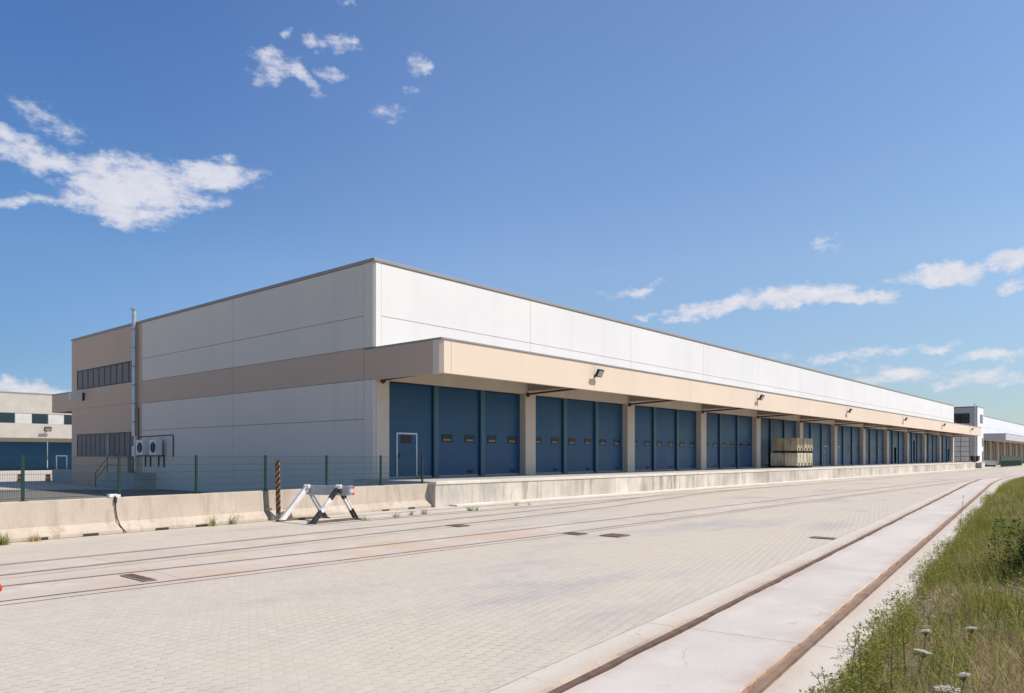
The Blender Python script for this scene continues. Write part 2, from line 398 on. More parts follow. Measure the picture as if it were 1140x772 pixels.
# far tracks lie flush in concrete on the pavers
tag(strip('turnout_track_bed',T1,[(-1.15,.004),(1.1,.004)],M['farslab2']),kind='structure')
tag(strip('yard_track_bed',T2,[(-1.25,.008),(1.0,.008)],M['farslab']),kind='structure')
tag(strip('dock_apron',smooth([loc2(s,0) for s in (-8,20,60,119)],3),[(.03,.012),(2.75,.012)],M['apron']),kind='structure')
def flush(label,cl,z):
    t=empty('railway_track',(0,0,0),0,label,'railway track','railway tracks set in the paving')
    for sgn in (-1,1):
        a=sgn*.7175
        strip('rail',cl,[(a-.02,z),(a+.02,z)],M['farrail'],t)
        strip('flangeway',cl,[(a-sgn*.024,z-.002),(a-sgn*.05,z-.002)],M['grit'],t)
    return t
flush('thin rusty track that curves in from the left and joins the dock edge',T1,.020)
flush('straight rusty track across the middle of the paved yard',T2,.014)
flush('faint weedy track along the foot of the dock ending at the buffer stop',T0,.024)

# ------------------------------------------------------------------ warehouse
DW=4.23; BAY=10.4; LEN=125.6
def panel_rects(m,plane,xs,zs,off,th,mi=0,g=.012):
    for i in range(len(xs)-1):
        for j in range(len(zs)-1):
            a,b,c,d=xs[i]+g,xs[i+1]-g,zs[j]+g,zs[j+1]-g
            if plane=='s': m.box(off,off+th,a,b,c,d,mi)   # face looks to -s
            else: m.box(a,b,off,off+th,c,d,mi)            # face looks to -t
def make_door(wt,man=False,openw=None):
    """dock door 2.85 wide, origin at its lower left, front face y=0"""
    w,h=2.94,4.37; m=MB(); n=8
    for k in range(n):
        z0,z1=k*h/n,(k+1)*h/n-.003
        if openw and z0<openw[2]-.05:
            m.box(0,openw[0],0,.06,z0,z1); m.box(openw[1],w,0,.06,z0,z1)
        else: m.box(0,w,0,.06,z0,z1)
    return m
def warehouse(name,label,s0,t0,nbays,cols,detail=True,depth=35.3,H=10.75):
    """origin at the canopy corner; x along, y into the building"""
    B=empty(name,W(s0,t0),RZ,label,'warehouse')
    L=nbays*BAY+.8; wl,el,bg,eb=cols
    # closed dark core behind the panels, hollow inside (roof, floor)
    def at(*a): return a
    m=MB(); m.box(.03,L-.03,DW+.10,DW+.3,5.42,H-.155); m.box(.03,.3,DW+.3,DW+depth-.3,0,H-.155); m.box(L-.3,L-.03,DW+.3,DW+depth-.3,0,H-.155); m.box(.03,L-.03,DW+depth-.3,DW+depth-.05,0,H-.155)
    m.build('wall_core',M['joint'],B)
    MB().box(.31,L-.31,DW+.31,DW+depth-.31,H-.6,H-.4).build('roof',M['roof'],B)
    # long wall, white upper panels
    m=MB(); xs=[.4]+[.42+BAY*k for k in range(1,nbays)]+[L-.4,L]
    panel_rects(m,'t',xs,[6.7,8.25,H-.155],DW,.1)
    m.build('upper_wall',wl,B)
    MB().prism([(.1,DW),(.4,DW),(.4,DW+.1),(.1,DW+.1)],'z',6.5,H-.155).build('corner_strip',wl,B)
    # end wall
    ts=[DW+.72,DW+12.0,DW+23.3]; m=MB()
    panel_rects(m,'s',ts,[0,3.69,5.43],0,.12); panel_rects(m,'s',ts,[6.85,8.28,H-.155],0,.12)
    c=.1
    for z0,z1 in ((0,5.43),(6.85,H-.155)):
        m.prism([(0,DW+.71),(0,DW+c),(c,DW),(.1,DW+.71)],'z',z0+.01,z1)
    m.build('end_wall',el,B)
    m=MB()
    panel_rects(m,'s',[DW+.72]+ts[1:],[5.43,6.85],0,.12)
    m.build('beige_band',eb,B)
    if detail:
        tb=DW+23.3; m=MB()
        panel_rects(m,'s',[tb,DW+24.3],[0,H-.155],0,.12,0,.006); 
        panel_rects(m,'s',[DW+24.3,DW+34.3],[0,2.03],0,.12,0,.006); panel_rects(m,'s',[DW+24.3,DW+34.3],[3.64,5.5],0,.12,0,.006)
        panel_rects(m,'s',[DW+24.3,DW+34.3],[5.5,6.9],0,.12,0,.006); panel_rects(m,'s',[DW+24.3,DW+34.3],[8.3,H-.155],0,.12,0,.006)
        panel_rects(m,'s',[DW+34.3,DW+depth],[0,5.5],0,.12,0,.006); panel_rects(m,'s',[DW+34.3,DW+depth],[5.5,H-.155],0,.12,0,.006)
        m.build('rear_end_wall',eb,B)
        for z0,z1,n in ((6.9,8.3,10),(2.03,3.64,12)):
            fr=MB(); a,b=DW+24.32,DW+34.28
            fr.box(.01,.09,a,b,z0,z0+.08); fr.box(.01,.09,a,b,z1-.08,z1)
            for k in range(n+1):
                y=a+.03+(b-a-.06)*k/n; fr.box(.01,.09,y-.06,y+.06,z0+.08,z1-.08)
            w=fr.build('window',M['frame'],B)
            MB().box(.055,.075,a,b,z0+.04,z1-.04).build('pane',M['glass'],w)
            if z0<3:
                refl=MB()
                for k in (5,6,7,8): refl.box(.030,.050,a+.08+(b-a)*(n-1-k)/n,a-.02+(b-a)*(n-k)/n,z0+.08,z1-.08)
                refl.build('pale_panel',M['offwhite'],w)  # pale boxes imitate a sunlit building reflected in these panes
    else:
        m=MB(); panel_rects(m,'s',[DW+23.3,DW+depth],[0,5.5,H-.155],0,.12); m.build('rear_end_wall',eb,B)
    # coping
    m=MB(); m.box(-.05,L+.05,DW-.05,DW+.3,H-.15,H); m.box(-.05,.3,DW+.3,DW+depth,H-.15,H); m.box(L-.25,L+.05,DW+.3,DW+depth,H-.15,H)
    m.build('coping',M['coping'],B,bevel=.02)
    # canopy
    CL=nbays*BAY-.7
    can=MB(); c=.14
    xs=[.55]+[.42+BAY*k for k in range(1,nbays)]+[CL]
    for i in range(len(xs)-1): can.box(xs[i]+.008,xs[i+1]-.008,0,.22,5.41,6.76)
    can.prism([(0,.5),(0,c),(c,0),(.542,0),(.542,.22),(.22,.22),(.22,.5)],'z',5.41,6.76)
    can.box(CL+.01,CL+.2,0,DW-.01,5.41,6.76)
    canopy=can.build('canopy',bg,B)
    MB().box(0,.2,.51,DW+.70,5.41,6.76).build('canopy_end',eb,B)
    m=MB(); m.box(-.04,CL+.24,-.04,.26,6.765,6.83); m.box(-.04,.26,.26,DW-.06,6.765,6.83); m.box(.26,CL+.2,.26,DW-.002,6.60,6.72); m.build('canopy_coping',M['coping'],canopy)
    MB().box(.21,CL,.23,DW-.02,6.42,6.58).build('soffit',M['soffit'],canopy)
    # lintel wall, piers, doors
    MB().box(.1,L,DW,DW+.095,5.425,6.69).build('lintel',M['pier'],B)
    for k in range(nbays+1):
        c0=.42+BAY*k; a,b=(c0-.44,c0+.44)
        if k==0: a=.12
        if k==nbays: b=L
        MB().box(a,b,DW-.03 if k else DW-.002,DW+.55,0,5.42).build('pier',M['pier'],B,bevel=.015)
        if detail:
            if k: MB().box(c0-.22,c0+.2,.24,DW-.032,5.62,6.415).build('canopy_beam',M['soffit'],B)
            x=c0-.32 if k else .42
            pp=MB(); pp.tube([(x,.18,5.56),(x,DW-.18,5.42),(x,DW-.10,5.40),(x,DW-.10,5.26)],.055,8); pp.box(x-.08,x+.08,DW-.19,DW-.035,5.30,5.5)
            pp.build('drain_pipe',M['pipe'],B)
    bw=BAY-.88; dw=2.94; mw=(bw-3*dw)/2
    for k in range(nbays):
        x0=.42+BAY*k+.44
        MB().box(x0,x0+bw,DW+.54,DW+.60,5.0,5.45).build('door_head',M['black'],B)
        for j in range(2):
            a=x0+dw*(j+1)+mw*j
            MB().box(a+.05,a+mw-.002,DW+.25,DW+.50,1.03,5.424).build('door_post',M['bluegrey'] if detail else M['pier'],B)
            MB().box(a+.002,a+.048,DW+.36,DW+.50,1.03,5.424).build('reveal_shade',M['black'],B)  # black strip paints the shaded reveal at the post's side
    return B
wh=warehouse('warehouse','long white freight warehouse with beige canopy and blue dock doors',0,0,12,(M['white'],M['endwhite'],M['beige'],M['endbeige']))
# dock doors: one of each kind, then copies
bw=BAY-.88; dw=2.94; mw=(bw-3*dw)/2
DY=DW+.38
def door_kind(man=False,opening=None,windows=True,mat=M['blue']):
    d=make_door(None,openw=opening).build('dock_door',mat)
    MB().box(0,2.94,-.02,-.002,0,.09).build('bottom_trim',M['doortrim'],d)
    if windows:
        for x in (.36,1.98):
            f=MB()
            f.box(x-.05,x+.64,-.02,-.003,1.71,1.76); f.box(x-.05,x+.64,-.02,-.003,2.04,2.09)
            f.box(x-.05,x,-.02,-.003,1.76,2.04); f.box(x+.59,x+.64,-.02,-.003,1.76,2.04)
            w=f.build('window',M['black'],d); MB().box(x,x+.59,-.012,-.004,1.76,2.04).build('pane',M['smokeglass'],w); MB().box(x+.04,x+.55,-.016,-.0125,1.77,1.86).build('pane_reflection',M['reflectpane'],w)  # paler strip low in the glass imitates the reflected yard
    if not man and not opening:
        v=MB(); v.box(2.15,2.5,-.03,-.003,.17,.32); v.build('vent',M['black'],d)
    if man:
        x=.72; f=MB(); f.box(x,x+.07,-.03,-.003,.1,2.1); f.box(x+1.2,x+1.27,-.03,-.003,.1,2.1); f.box(x+.07,x+1.2,-.03,-.003,2.03,2.1)
        fr=f.build('wicket_frame',M['doorframe'],d); MB().box(x+.30,x+.92,-.02,-.003,1.62,1.98).build('wicket_window',M['smokeglass'],fr)
        MB().box(x+.12,x+.17,-.07,-.003,.95,1.12).build('handle',M['black'],fr)
    return d
def put(o,k,j):
    o.parent=wh; o.location=(.42+BAY*k+.44+(dw+mw)*j,DY,1.03)
protos={'plain':door_kind(),'man':door_kind(man=True,windows=False),'far':door_kind(windows=False),
        'farman':door_kind(man=True,windows=False),'open':door_kind(opening=(.9,2.0,2.2),windows=False),'tall':door_kind(opening=(1.0,1.9,3.3),windows=False)}
used=set()
for k in range(12):
    for j in range(3):
        kind='plain'
        if (k,j)==(0,0): kind='man'
        elif (k,j) in ((5,2),(6,0)): kind='farman'
        elif (k,j) in ((8,1),(11,2)): kind='open'
        elif (k,j)==(9,1): kind='tall'
        elif k in (4,): kind='far'
        o=protos[kind] if kind not in used else copy_tree(protos[kind])
        used.add(kind); put(o,k,j)
# rear canopy and rear platform of the warehouse (seen past its far corner)
RT=DW+35.3
MB().box(0,.2,RT+.005,RT+4.1,5.43,6.78).build('rear_canopy_end',M['endbeige'],wh)
MB().box(.2,124,RT+3.9,RT+4.1,5.43,6.78).build('rear_canopy',M['beige'],wh)
MB().box(-.04,124,RT,RT+4.15,6.785,6.86).build('rear_canopy_coping',M['coping'],wh)
MB().box(0,124,RT+.005,RT+4.1,0,1.03).build('rear_platform',M['concrete'],wh)
# flue and doorway parts on the end wall
m=MB(); y=DW+24.0; m.tube([(-.2,y,3.35),(-.2,y,11.5)],.13,14); m.tube([(-.2,y,11.5),(-.2,y,11.56)],[.2,.2],14)
m.tube([(-.2,y,11.44),(-.2,y,11.5)],.15,14)
for z in (4.2,5.4,6.6,7.8,9.0,10.2): m.tube([(-.2,y,z),(-.2,y,z+.07)],.146,14,mi=1)
for z in (5.0,9.6): m.box(-.1,-.002,y-.04,y+.04,z,z+.06)
fl=m.build('flue_pipe',[M['steel'],M['coping']],wh,smooth=False)
m=MB(); m.tube([(-.16,y-.05,1.15),(-.16,y-.05,3.35)],.075,10); m.box(-.22,-.002,y+.05,y+.30,2.05,2.7); m.build('lower_flue',M['offwhite'],fl)
m=MB(); m.tube([(-.04,y-.3,3.28),(-.04,y-5.0,3.33),(-.04,y-5.08,3.25),(-.04,y-5.08,2.0)],.03,8); m.tube([(-.05,y+.1,5.2),(-.05,y-.32,5.15),(-.05,y-.32,3.1)],.025,8)
m.build('conduit',M['frame'],wh)
m=MB(); m.box(-.03,-.002,DW+24.5,DW+25.4,.99,2.02); d=m.build('side_door',M['frame'],wh); MB().box(-.06,-.031,DW+24.6,DW+24.65,1.6,1.75).build('handle',M['steel'],d)

# loading platform
P=empty('loading_platform',W(0,0),RZ,'long stained concrete loading platform under the canopy of the white warehouse','loading dock')
m=MB(); m.box(-.3,119,.035,DW+1.0,0,.90); m.build('platform_body',M['dock'],P)
m=MB()
for k in range(46):
    a=-.3+2.6*k; b=min(a+2.6,119)
    if b>a: m.box(a+.004,b-.004,0,.45,.905,1.03)
m.build('platform_edge',M['dockcap'],P,bevel=.015)
MB().box(-.3,126,.455,DW+1.0,.904,1.026).build('platform_floor',M['dockfloor'],P)
m=MB(); m.box(.5,119,-.38,.03,0,.085); m.build('base_kerb',M['dockcap'],P,bevel=.02)

# stair and landing by the end wall
S_=empty('concrete_stair',W(-.01,DW+21.4),RZ,'concrete landing with steps and a thin metal handrail against the shaded end wall','stairs')
m=MB(); m.box(-1.3,0,0,4.1,0,.98); m.build('landing',M['concrete'],S_)
m=MB()
for k in range(6): m.box(-1.3,0,4.1+.3*k,4.1+.3*(k+1),0,.98-.163*(k+1)+.001)
m.build('step_flight',M['concrete'],S_)
m=MB()
for h in (.5,.95):
    m.tube([(-1.25,.1,.98+h),(-1.25,4.1,.98+h),(-1.25,6.0,h-.02)],.02,6)
for y in (.1,2.1,4.1): m.tube([(-1.25,y,.98),(-1.25,y,1.93)],.022,6)
m.tube([(-1.25,6.0,0),(-1.25,6.0,.93)],.022,6)
m.build('handrail',M['frame'],S_)

# air conditioners
def aircon(t,label):
    a=empty('air_conditioner',W(-.10,DW+t,2.1),RZ,label,'air conditioner','air conditioners on the end wall')
    m=MB(); m.box(-.48,-.1,-.48,.48,0,.95); bo=m.build('casing',M['offwhite'],a,bevel=.02)
    f=MB(); n=24; f.tube([(-.50,-.1,.48),(-.484,-.1,.48)],.33,n); f.build('fan_opening',M['black'],bo)
    g=MB()
    for r in (.12,.22,.31):
        pts=[(-.512,-.1+r*math.cos(2*math.pi*k/20),.48+r*math.sin(2*math.pi*k/20)) for k in range(21)]
        g.tube(pts,.006,5,caps=False)
    g.build('fan_grille',M['frame'],bo)
    br=MB()
    for y in (-.36,.36): br.box(-.46,.09,y-.03,y+.03,-.06,-.004); br.box(.03,.09,y-.035,y+.035,-.72,-.06)
    br.build('bracket',M['black'],a)
aircon(22.35,'white air conditioner beside the steel flue, left of the pair on the end wall')
aircon(20.5,'white air conditioner further from the flue, right of the pair on the end wall')
# projecting box sign
b=empty('box_sign',W(-.005,DW+32.9,6.1),RZ,'small white box sign projecting from the beige end wall under the upper window','sign')
m=MB(); m.box(-.95,-.14,-.08,.08,0,.5); m.build('sign_box',M['offwhite'],b,bevel=.015)
MB().box(-.138,0,-.09,.09,-.03,.53).build('bracket',M['black'],b)

# floodlights
def floodlight():
    o=empty('floodlight',(0,0,0),RZ,'x','floodlight','floodlights on the canopy')
    m=MB(); m.box(-.04,.04,-.05,-.002,-.10,.06); m.bar((0,-.04,0),(0,-.20,.05),.05,.05); m.build('arm',M['black'],o)
    m=MB(); t=R(28)
    ca,sa=math.cos(t),math.sin(t)
    def Rr(p): x,y,z=p; return (x,y*ca-z*sa-.30,y*sa+z*ca+.10)
    h=MB(); h.box(-.24,.24,-.07,.07,-.2,.2); h.v=[Rr(v) for v in h.v]; hd=h.build('housing',M['black'],o,bevel=.02)
    g=MB(); g.box(-.19,.19,-.078,-.0715,-.15,.15); g.v=[Rr(v) for v in g.v]; g.build('lamp_glass',M['lampglass'],hd)
    return o
fl=floodlight()
names=['black floodlight on the canopy over the second dock bay, largest in view','black floodlight on the canopy just left of the stacked tanks',
 'black floodlight on the canopy just right of the stacked tanks','fourth black floodlight along the canopy from the near corner',
 'black floodlight on the canopy, second from its far end','black floodlight at the far end of the canopy near the grey tower']
for k,nm in enumerate(names):
    o=fl if k==0 else copy_tree(fl); o.location=W(10.84+20.75*k,0,6.17); o['label']=nm

# stacked plastic containers
def container():
    o=empty('plastic_container',(0,0,0),RZ,'x','container','stacked plastic containers on the dock')
    m=MB(); m.box(.03,.70,.02,1.16,.17,1.27)
    for y in (.08,.42,.76,1.06): m.box(.0,.04,y,y+.07,.2,1.2)
    for x in (.12,.54): m.box(x,x+.08,-.02,.03,.42,1.2)
    m.build('body',M['container'],o,bevel=.09)
    m=MB()
    for x in (.02,.32,.60):
        m.box(x,x+.11,.03,1.15,.0,.12)
    m.box(.04,.69,.03,1.15,.10,.19); m.box(.25,.48,-.01,.04,.19,.42); m.build('pallet_foot',M['hole'],o)
    return o
ct=container(); first=True
def place(s,t,z,label):
    global first
    o=ct if first else copy_tree(ct); first=False
    o.location=W(s+random.uniform(-.03,.03),t+random.uniform(-.05,.05),z); o['label']=label; o.rotation_euler=(0,0,RZ+random.uniform(-.04,.04))
M['container_brown']=surf('brown_stained_plastic',(.52,.45,.30),.55,.14,1.4,20,.05,(.9,1.7,.4),(.20,.14,.06))
ordn=['nearest the front corner','second from the front corner','third from the front corner, middle one','fourth from the front corner','last at the far right end']
for tier,(z,tn) in enumerate(((1.03,'bottom'),(2.35,'top'))):
    n0=len(COL.objects)
    for k in range(5): place(44.0+.80*k,1.6,z,f'yellowed white plastic container, {tn} tier facing the track, {ordn[k]}')
    place(44.0+(0.06 if tier else 0),2.78-(.12 if tier else 0),z,f'greenish stained plastic container at the back of the {tn} tier, nearest the doors')
    if tier:
        for ob in list(COL.objects)[n0:]:
            if ob.name.startswith('body'):
                ob.data=ob.data.copy(); ob.data.materials[0]=M['container_brown']

# ------------------------------------------------------------------ other buildings
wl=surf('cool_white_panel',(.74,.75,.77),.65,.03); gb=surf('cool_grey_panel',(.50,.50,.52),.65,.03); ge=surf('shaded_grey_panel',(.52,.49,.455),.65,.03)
w2=warehouse('warehouse','white warehouse with grey canopy and brown bays beyond the tower',164.5,1.6,10,(wl,gb,gb,ge),detail=False)
m=MB()
for k in range(10):
    x0=.42+BAY*k+.44
    for j in range(3): m.box(x0+(dw+mw)*j,x0+(dw+mw)*j+dw,DY,DY+.1,.0,5.1)
m.build('dock_door',M['browndoor'],w2)
T_=empty('stair_tower',W(133,2),RZ,'grey and white square tower with glazing beyond the far end of the canopy','tower')
m=MB(); m.box(0,6,0,3.0,0,1.0);  m=MB()
m.box(0,6,.0,14,0,10.7); tw=m.build('wall',ge,T_)
m=MB(); m.box(.02,6.05,-.12,-.003,0,10.75); m.build('front_panel',wl,T_)
m=MB(); m.box(-.06,6.08,-.15,14,10.75,10.9); m.build('coping',M['coping'],T_)
for (t0,t1,z0,z1,nx,nz,gm) in ((1.15,5.2,7.95,9.6,3,2,M['glass']),(1.1,5.2,1.1,6.4,3,6,M['palepane'])):
    f=MB()
    for k in range(nx+1): y=t0+(t1-t0)*k/nx; f.box(-.08,-.003,y-.06,y+.06,z0,z1)
    for k in range(nz+1): z=z0+(z1-z0)*k/nz; f.box(-.078,-.005,t0,t1,z-.05,z+.05)
    w=f.build('window',M['frame'] if nz==2 else M['doortrim'],T_); MB().box(-.04,-.006,t0,t1,z0,z1).build('pane',gm,w)
f=MB(); f.box(2.6,5.2,-.17,-.122,8.0,9.5); w=f.build('window',M['frame'],T_); MB().box(2.7,5.1,-.18,-.171,8.1,9.4).build('pane',M['glass'],w)
MB().box(4.6,5.6,-.16,-.122,3.8,5.3).build('red_panel',surf('dull_red_panel',(.25,.08,.08),.6),T_)
MB().box(4.6,5.6,-.16,-.122,.9,2.9).build('door',surf('dull_red_door',(.22,.07,.08),.6),T_)
m=MB(); m.tube([(-.12,.25,0),(-.12,.25,11.4)],.09,8); m.build('downpipe',M['offwhite'],T_)
# far left warehouse across the rear yard
M['farwall']=surf('greyed_beige_paint',(.50,.455,.395),.7,.06,.8,22,.03,(.2,1.5,.15),(.34,.30,.26))
F=empty('far_warehouse',W(-14,91),RZ,'pale flat-roofed warehouse with a window strip and blue doors behind the left fence','warehouse')
m=MB(); m.box(0,40,4,4.3,7.9,10.55); m.box(0,40,4,4.3,4.0,6.5); m.box(36,40,4,4.3,0,4.1) ; m.box(0,.3,4.3,30,0,10.5); m.box(39.7,40,4.3,30,0,10.5)
m.build('wall',M['farwall'],F)
MB().box(0,40,4.4,30,10.2,10.45).build('roof',M['roof'],F)
MB().box(-.05,40.05,3.95,4.35,10.56,10.72).build('coping',M['coping'],F)
m=MB(); m.box(0,40,.0,.25,4.45,6.2); m.box(0,40,.25,3.99,5.9,6.1); m.build('canopy',M['farwall'],F)
for k in range(20):
    a=2*k
    MB().box(a+.03,a+1.97,4.05,4.15,6.52,7.88).build('window_panel',M['pale_panel'] if k%2 else M['glass'],F)
d=MB()
for k in range(6):
    MB().box(k*6+.02,k*6+5.9,4.15,4.25,.1,4.42).build('dock_door',M['blue'],F)
m=MB(); x=31.0; m.box(x,x+.12,4.11,4.147,.15,2.15); m.box(x+1.3,x+1.42,4.11,4.147,.15,2.15); m.box(x+.12,x+1.3,4.11,4.147,2.03,2.15); m.build('wicket_frame',M['doorframe'],F)
MB().box(-.5,41,-.6,4.2,0,.1).build('platform',M['palecon'],F)
o=copy_tree(fl); o.location=W(-14+28.5,91,5.5); o.scale=(1.8,1.8,1.5); o['label']='dark floodlight on the pale canopy of the far left warehouse'
del o['group']
# ------------------------------------------------------------------ barriers and fence
BD=Vector((.578,.816)).normalized(); BN=Vector((BD.y,-BD.x)); BP=Vector((-11.97,17.47)); BZ=math.atan2(BD.y,BD.x)
def BW(d,o=0,z=0): p=BP+BD*d+BN*o; return Vector((p.x,p.y,z))
def barrier(d0,d1,label,slots):
    o=empty('concrete_barrier',BW(d0),BZ,label,'barrier','jersey barriers along the yard')
    L=d1-d0
    prof=[(0,0),(0,.10),(.19,.31),(.25,.95),(.47,.95),(.53,.31),(.72,.10),(.72,0)]
    m=MB(); m.prism(prof,'x',0,L); m.build('barrier_body',M['barrier'],o,bevel=.02)
    h=MB()
    for s in slots: h.box(s-d0-.19,s-d0+.19,-.006,.05,.003,.07)
    if slots: h.build('drain_slot',M['hole'],o)
barrier(-9,7.42,'long sandy concrete barrier under the fence, left of the striped post',(-6,-3,-.2,.85,2.05,3.95,5.15))
barrier(7.62,15.3,'sandy concrete barrier behind the buffer stop, ending at the dock corner',(12.6,14.0))
FE=empty('mesh_fence',BW(0,-.36,.95),BZ,'dark green wire mesh fence standing on the concrete barriers','fence')
posts=[-6.9,-4.4,-1.95,.04,.62,2.95,5.2,7.6,10.1,12.7,15.0]
for d in posts:
    m=MB(); m.box(d-.03,d+.03,-.03,.03,0,1.13); m.box(d-.09,d+.09,-.085,.085,.0,.012); m.build('post',M['darkgreen'],FE)
for a,b in zip(posts[:-1],posts[1:]):
    m=MB(); x=a+.06
    while x<b-.03: m.box(x-.0016,x+.0016,.032,.035,.04,1.09); x+=.05
    for z in (.06,.25,.45,.65,.85,1.08): m.box(a,b,.036,.042,z-.004,z+.004)
    m.build('mesh_panel',M['darkgreen'],FE)
# small return fence by the dock corner
# junction box with hanging cable on the barrier
J=empty('junction_box',BW(2.75,-.30,.95),BZ,'small white junction box with a hanging black cable on the barrier top','junction box')
m=MB(); m.box(-.12,.1,-.07,.07,0,.09); m.box(.12,.2,-.03,.05,0,.07); m.build('box',M['offwhite'],J,bevel=.01)
m=MB(); m.tube([(.02,-.08,.05),(.03,-.10,-.06),(.02,-.11,-.3),(.05,-.13,-.55),(.08,-.24,-.75),(.17,-.36,-.93)],.014,6); m.tube([(.03,-.10,.0),(.02,-.105,-.14)],.035,6); m.build('cable',M['cable'],J)

# striped post
SP=empty('striped_post',(-7.42,23.75,0),0,'black and rust striped marker post behind the buffer stop','post')
m=MB(); m.box(-.065,.065,-.04,.04,.14,1.93); m.v=[(x-.02*(z-.1),y,z) for x,y,z in m.v]; m.build('post_plate',M['stripes'],SP)
m=MB(); m.box(-.2,.14,-.12,.12,0,.05); m.prism([(-.15,.05),(.12,.05),(.09,.2),(-.03,.2)],'y',-.06,.06); m.build('base',M['iron'],SP)
m=MB(); m.tube([(-.3,0,.0),(-.3,0,.35)],.02,6); m.box(-.4,-.22,-.04,.04,.34,.39); m.build('lever',M['iron'],SP)

# buffer stop
f1a,f1b,ap1=Vector((-7.23,23.38,0)),Vector((-6.13,24.6,0)),Vector((-6.60,24.06,1.06))
f2a,f2b,ap2=Vector((-6.01,22.46,0)),Vector((-4.99,24.02,0)),Vector((-5.42,23.36,1.08))
BS=empty('buffer_stop',(-6.0,23.5,0),0,'white and black railway buffer stop with two A-frames and a grey cross beam','buffer stop')
org=Vector((-6.0,23.5,0))
def seg(a,b,cs,nm,w=.11,h=.125):
    n=len(cs); 
    m=MB(); mats=[M['white2'],M['blackpaint'],M['greysteel']]
    for i,c in enumerate(cs):
        p=a.lerp(b,i/n)-org; q=a.lerp(b,(i+1)/n)-org
        m.bar(p,q,w-.05,h-.05,c)
        d=(q-p).normalized(); sd=d.cross(Vector((0,0,1))).normalized(); up=sd.cross(d).normalized()
        for e in (-1,1):
            of=up*(e*(h/2-.012)); m.bar(p+of,q+of,w,.024,c)
    m.build(nm,mats,BS)
seg(f1a,ap1,(0,0,0),'front_leg',.13,.14); seg(f1b,ap1,(1,2,2),'rear_leg')
seg(f2a,ap2,(1,0,1),'front_leg'); seg(f2b,ap2,(1,0,1),'rear_leg')
m=MB()
for f in (f1a,f1b,f2a,f2b):
    q=f-org; m.box(q.x-.13,q.x+.13,q.y-.1,q.y+.1,.013,.045)
m.build('foot_plate',M['blackpaint'],BS)
m=MB()
for a in (ap1,ap2):
    q=a-org; m.box(q.x-.095,q.x+.095,q.y-.10,q.y+.10,q.z-.06,q.z+.075)
m.build('apex_cap',M['white2'],BS,bevel=.03)
d=(ap2-ap1); d.z=0; d.normalize(); uu=Vector((U.x,U.y,0))
m=MB(); a=ap1-org-d*.12+uu*.14; b_=ap2-org+d*.32+uu*.14
m.bar(a+Vector((0,0,-.11)),b_+Vector((0,0,-.11)),.12,.30); bm_=m.build('cross_beam',M['greysteel'],BS,bevel=.015)
m=MB(); m.tube([a-d*.16+Vector((0,0,-.15)),a-d*.0+Vector((0,0,-.15))],.10,12); m.tube([b_+Vector((0,0,.0)),b_+d*.14],.05,10); m.tube([b_+Vector((0,0,-.2)),b_+d*.14+Vector((0,0,-.2))],.05,10); m.build('beam_end',M['white2'],bm_)
m=MB(); m.tube([b_+d*.14,b_+d*.155],.045,10); m.tube([b_+d*.14+Vector((0,0,-.2)),b_+d*.155+Vector((0,0,-.2))],.045,10); m.build('reflector',M['red'],bm_)
m=MB(); m.bar(f1a-org+Vector((.1,.1,.05)),f1b-org+Vector((0,0,.05)),.07,.07); m.bar(f2a-org+Vector((.1,.1,.05)),f2b-org+Vector((0,0,.05)),.07,.07); m.build('base_rail',M['rustdark'],BS)

# small red-headed marker at the left edge
RM=empty('marker_post',(-6.965,10.1,0),0,'low grey marker post with a red round head at the left edge of the paving','marker')
m=MB(); m.tube([(0,0,0),(0,0,.2)],.03,10); m.build('post',M['steel'],RM)
bm=bmesh.new(); bmesh.ops.create_uvsphere(bm,u_segments=16,v_segments=10,radius=.066); me=bpy.data.meshes.new('head'); bm.to_mesh(me); bm.free(); me.materials.append(M['red']); me.shade_smooth()
o=bpy.data.objects.new('head',me); COL.objects.link(o); o.parent=RM; o.location=(0,0,.265)

# drain and covers
def grate(name,x,y,w,l,label,cat,rz):
    o=empty(name,(x,y,.022),rz,label,cat)
    m=MB(); m.box(-w/2,w/2,-l/2,l/2,-.006,.002); m.build('frame',M['iron'],o)
    m=MB(); n=max(3,int(l/.06))
    for k in range(n): yy=-l/2+.04+(l-.08)*k/(n-1); m.box(-w/2+.025,w/2-.025,yy-.012,yy+.012,.003,.008)
    m.build('bars',M['rustdark'],o)
grate('drain_grate',-6.25,12.5,.22,.95,'dark slotted drain grate between the rails at the left','drain',RZ)
grate('manhole_cover',-1.58,21.9,.5,.6,'dark iron cover by the dock track in front of the first bay','manhole cover',RZ)
grate('manhole_cover',1.65,19.65,.42,.6,'smaller dark iron cover, left of the two in the middle of the yard','manhole cover',RZ)
grate('manhole_cover',2.65,19.2,.6,.6,'larger dark iron cover, right of the two in the middle of the yard','manhole cover',RZ)
grate('manhole_cover',7.75,18.6,.3,.6,'dark iron cover beside the left edge of the near track bed','manhole cover',RZ)

# orange drums in the rear yard
def drum(x,y,label):
    o=empty('orange_drum',(x,y,0),0,label,'drum','orange drums in the rear yard')
    m=MB(); m.tube([(0,0,0),(0,0,.08),(0,0,.09),(0,0,.55),(0,0,.62)],[.24,.24,.19,.17,.12],14); m.build('body',M['orange'],o)
    MB().tube([(0,0,.28),(0,0,.40)],.188,14).build('band',M['white2'],o)
drum(-39.5,60,'orange drum behind the left fence, left of two'); drum(-37.0,59.6,'orange drum behind the left fence, right of two')

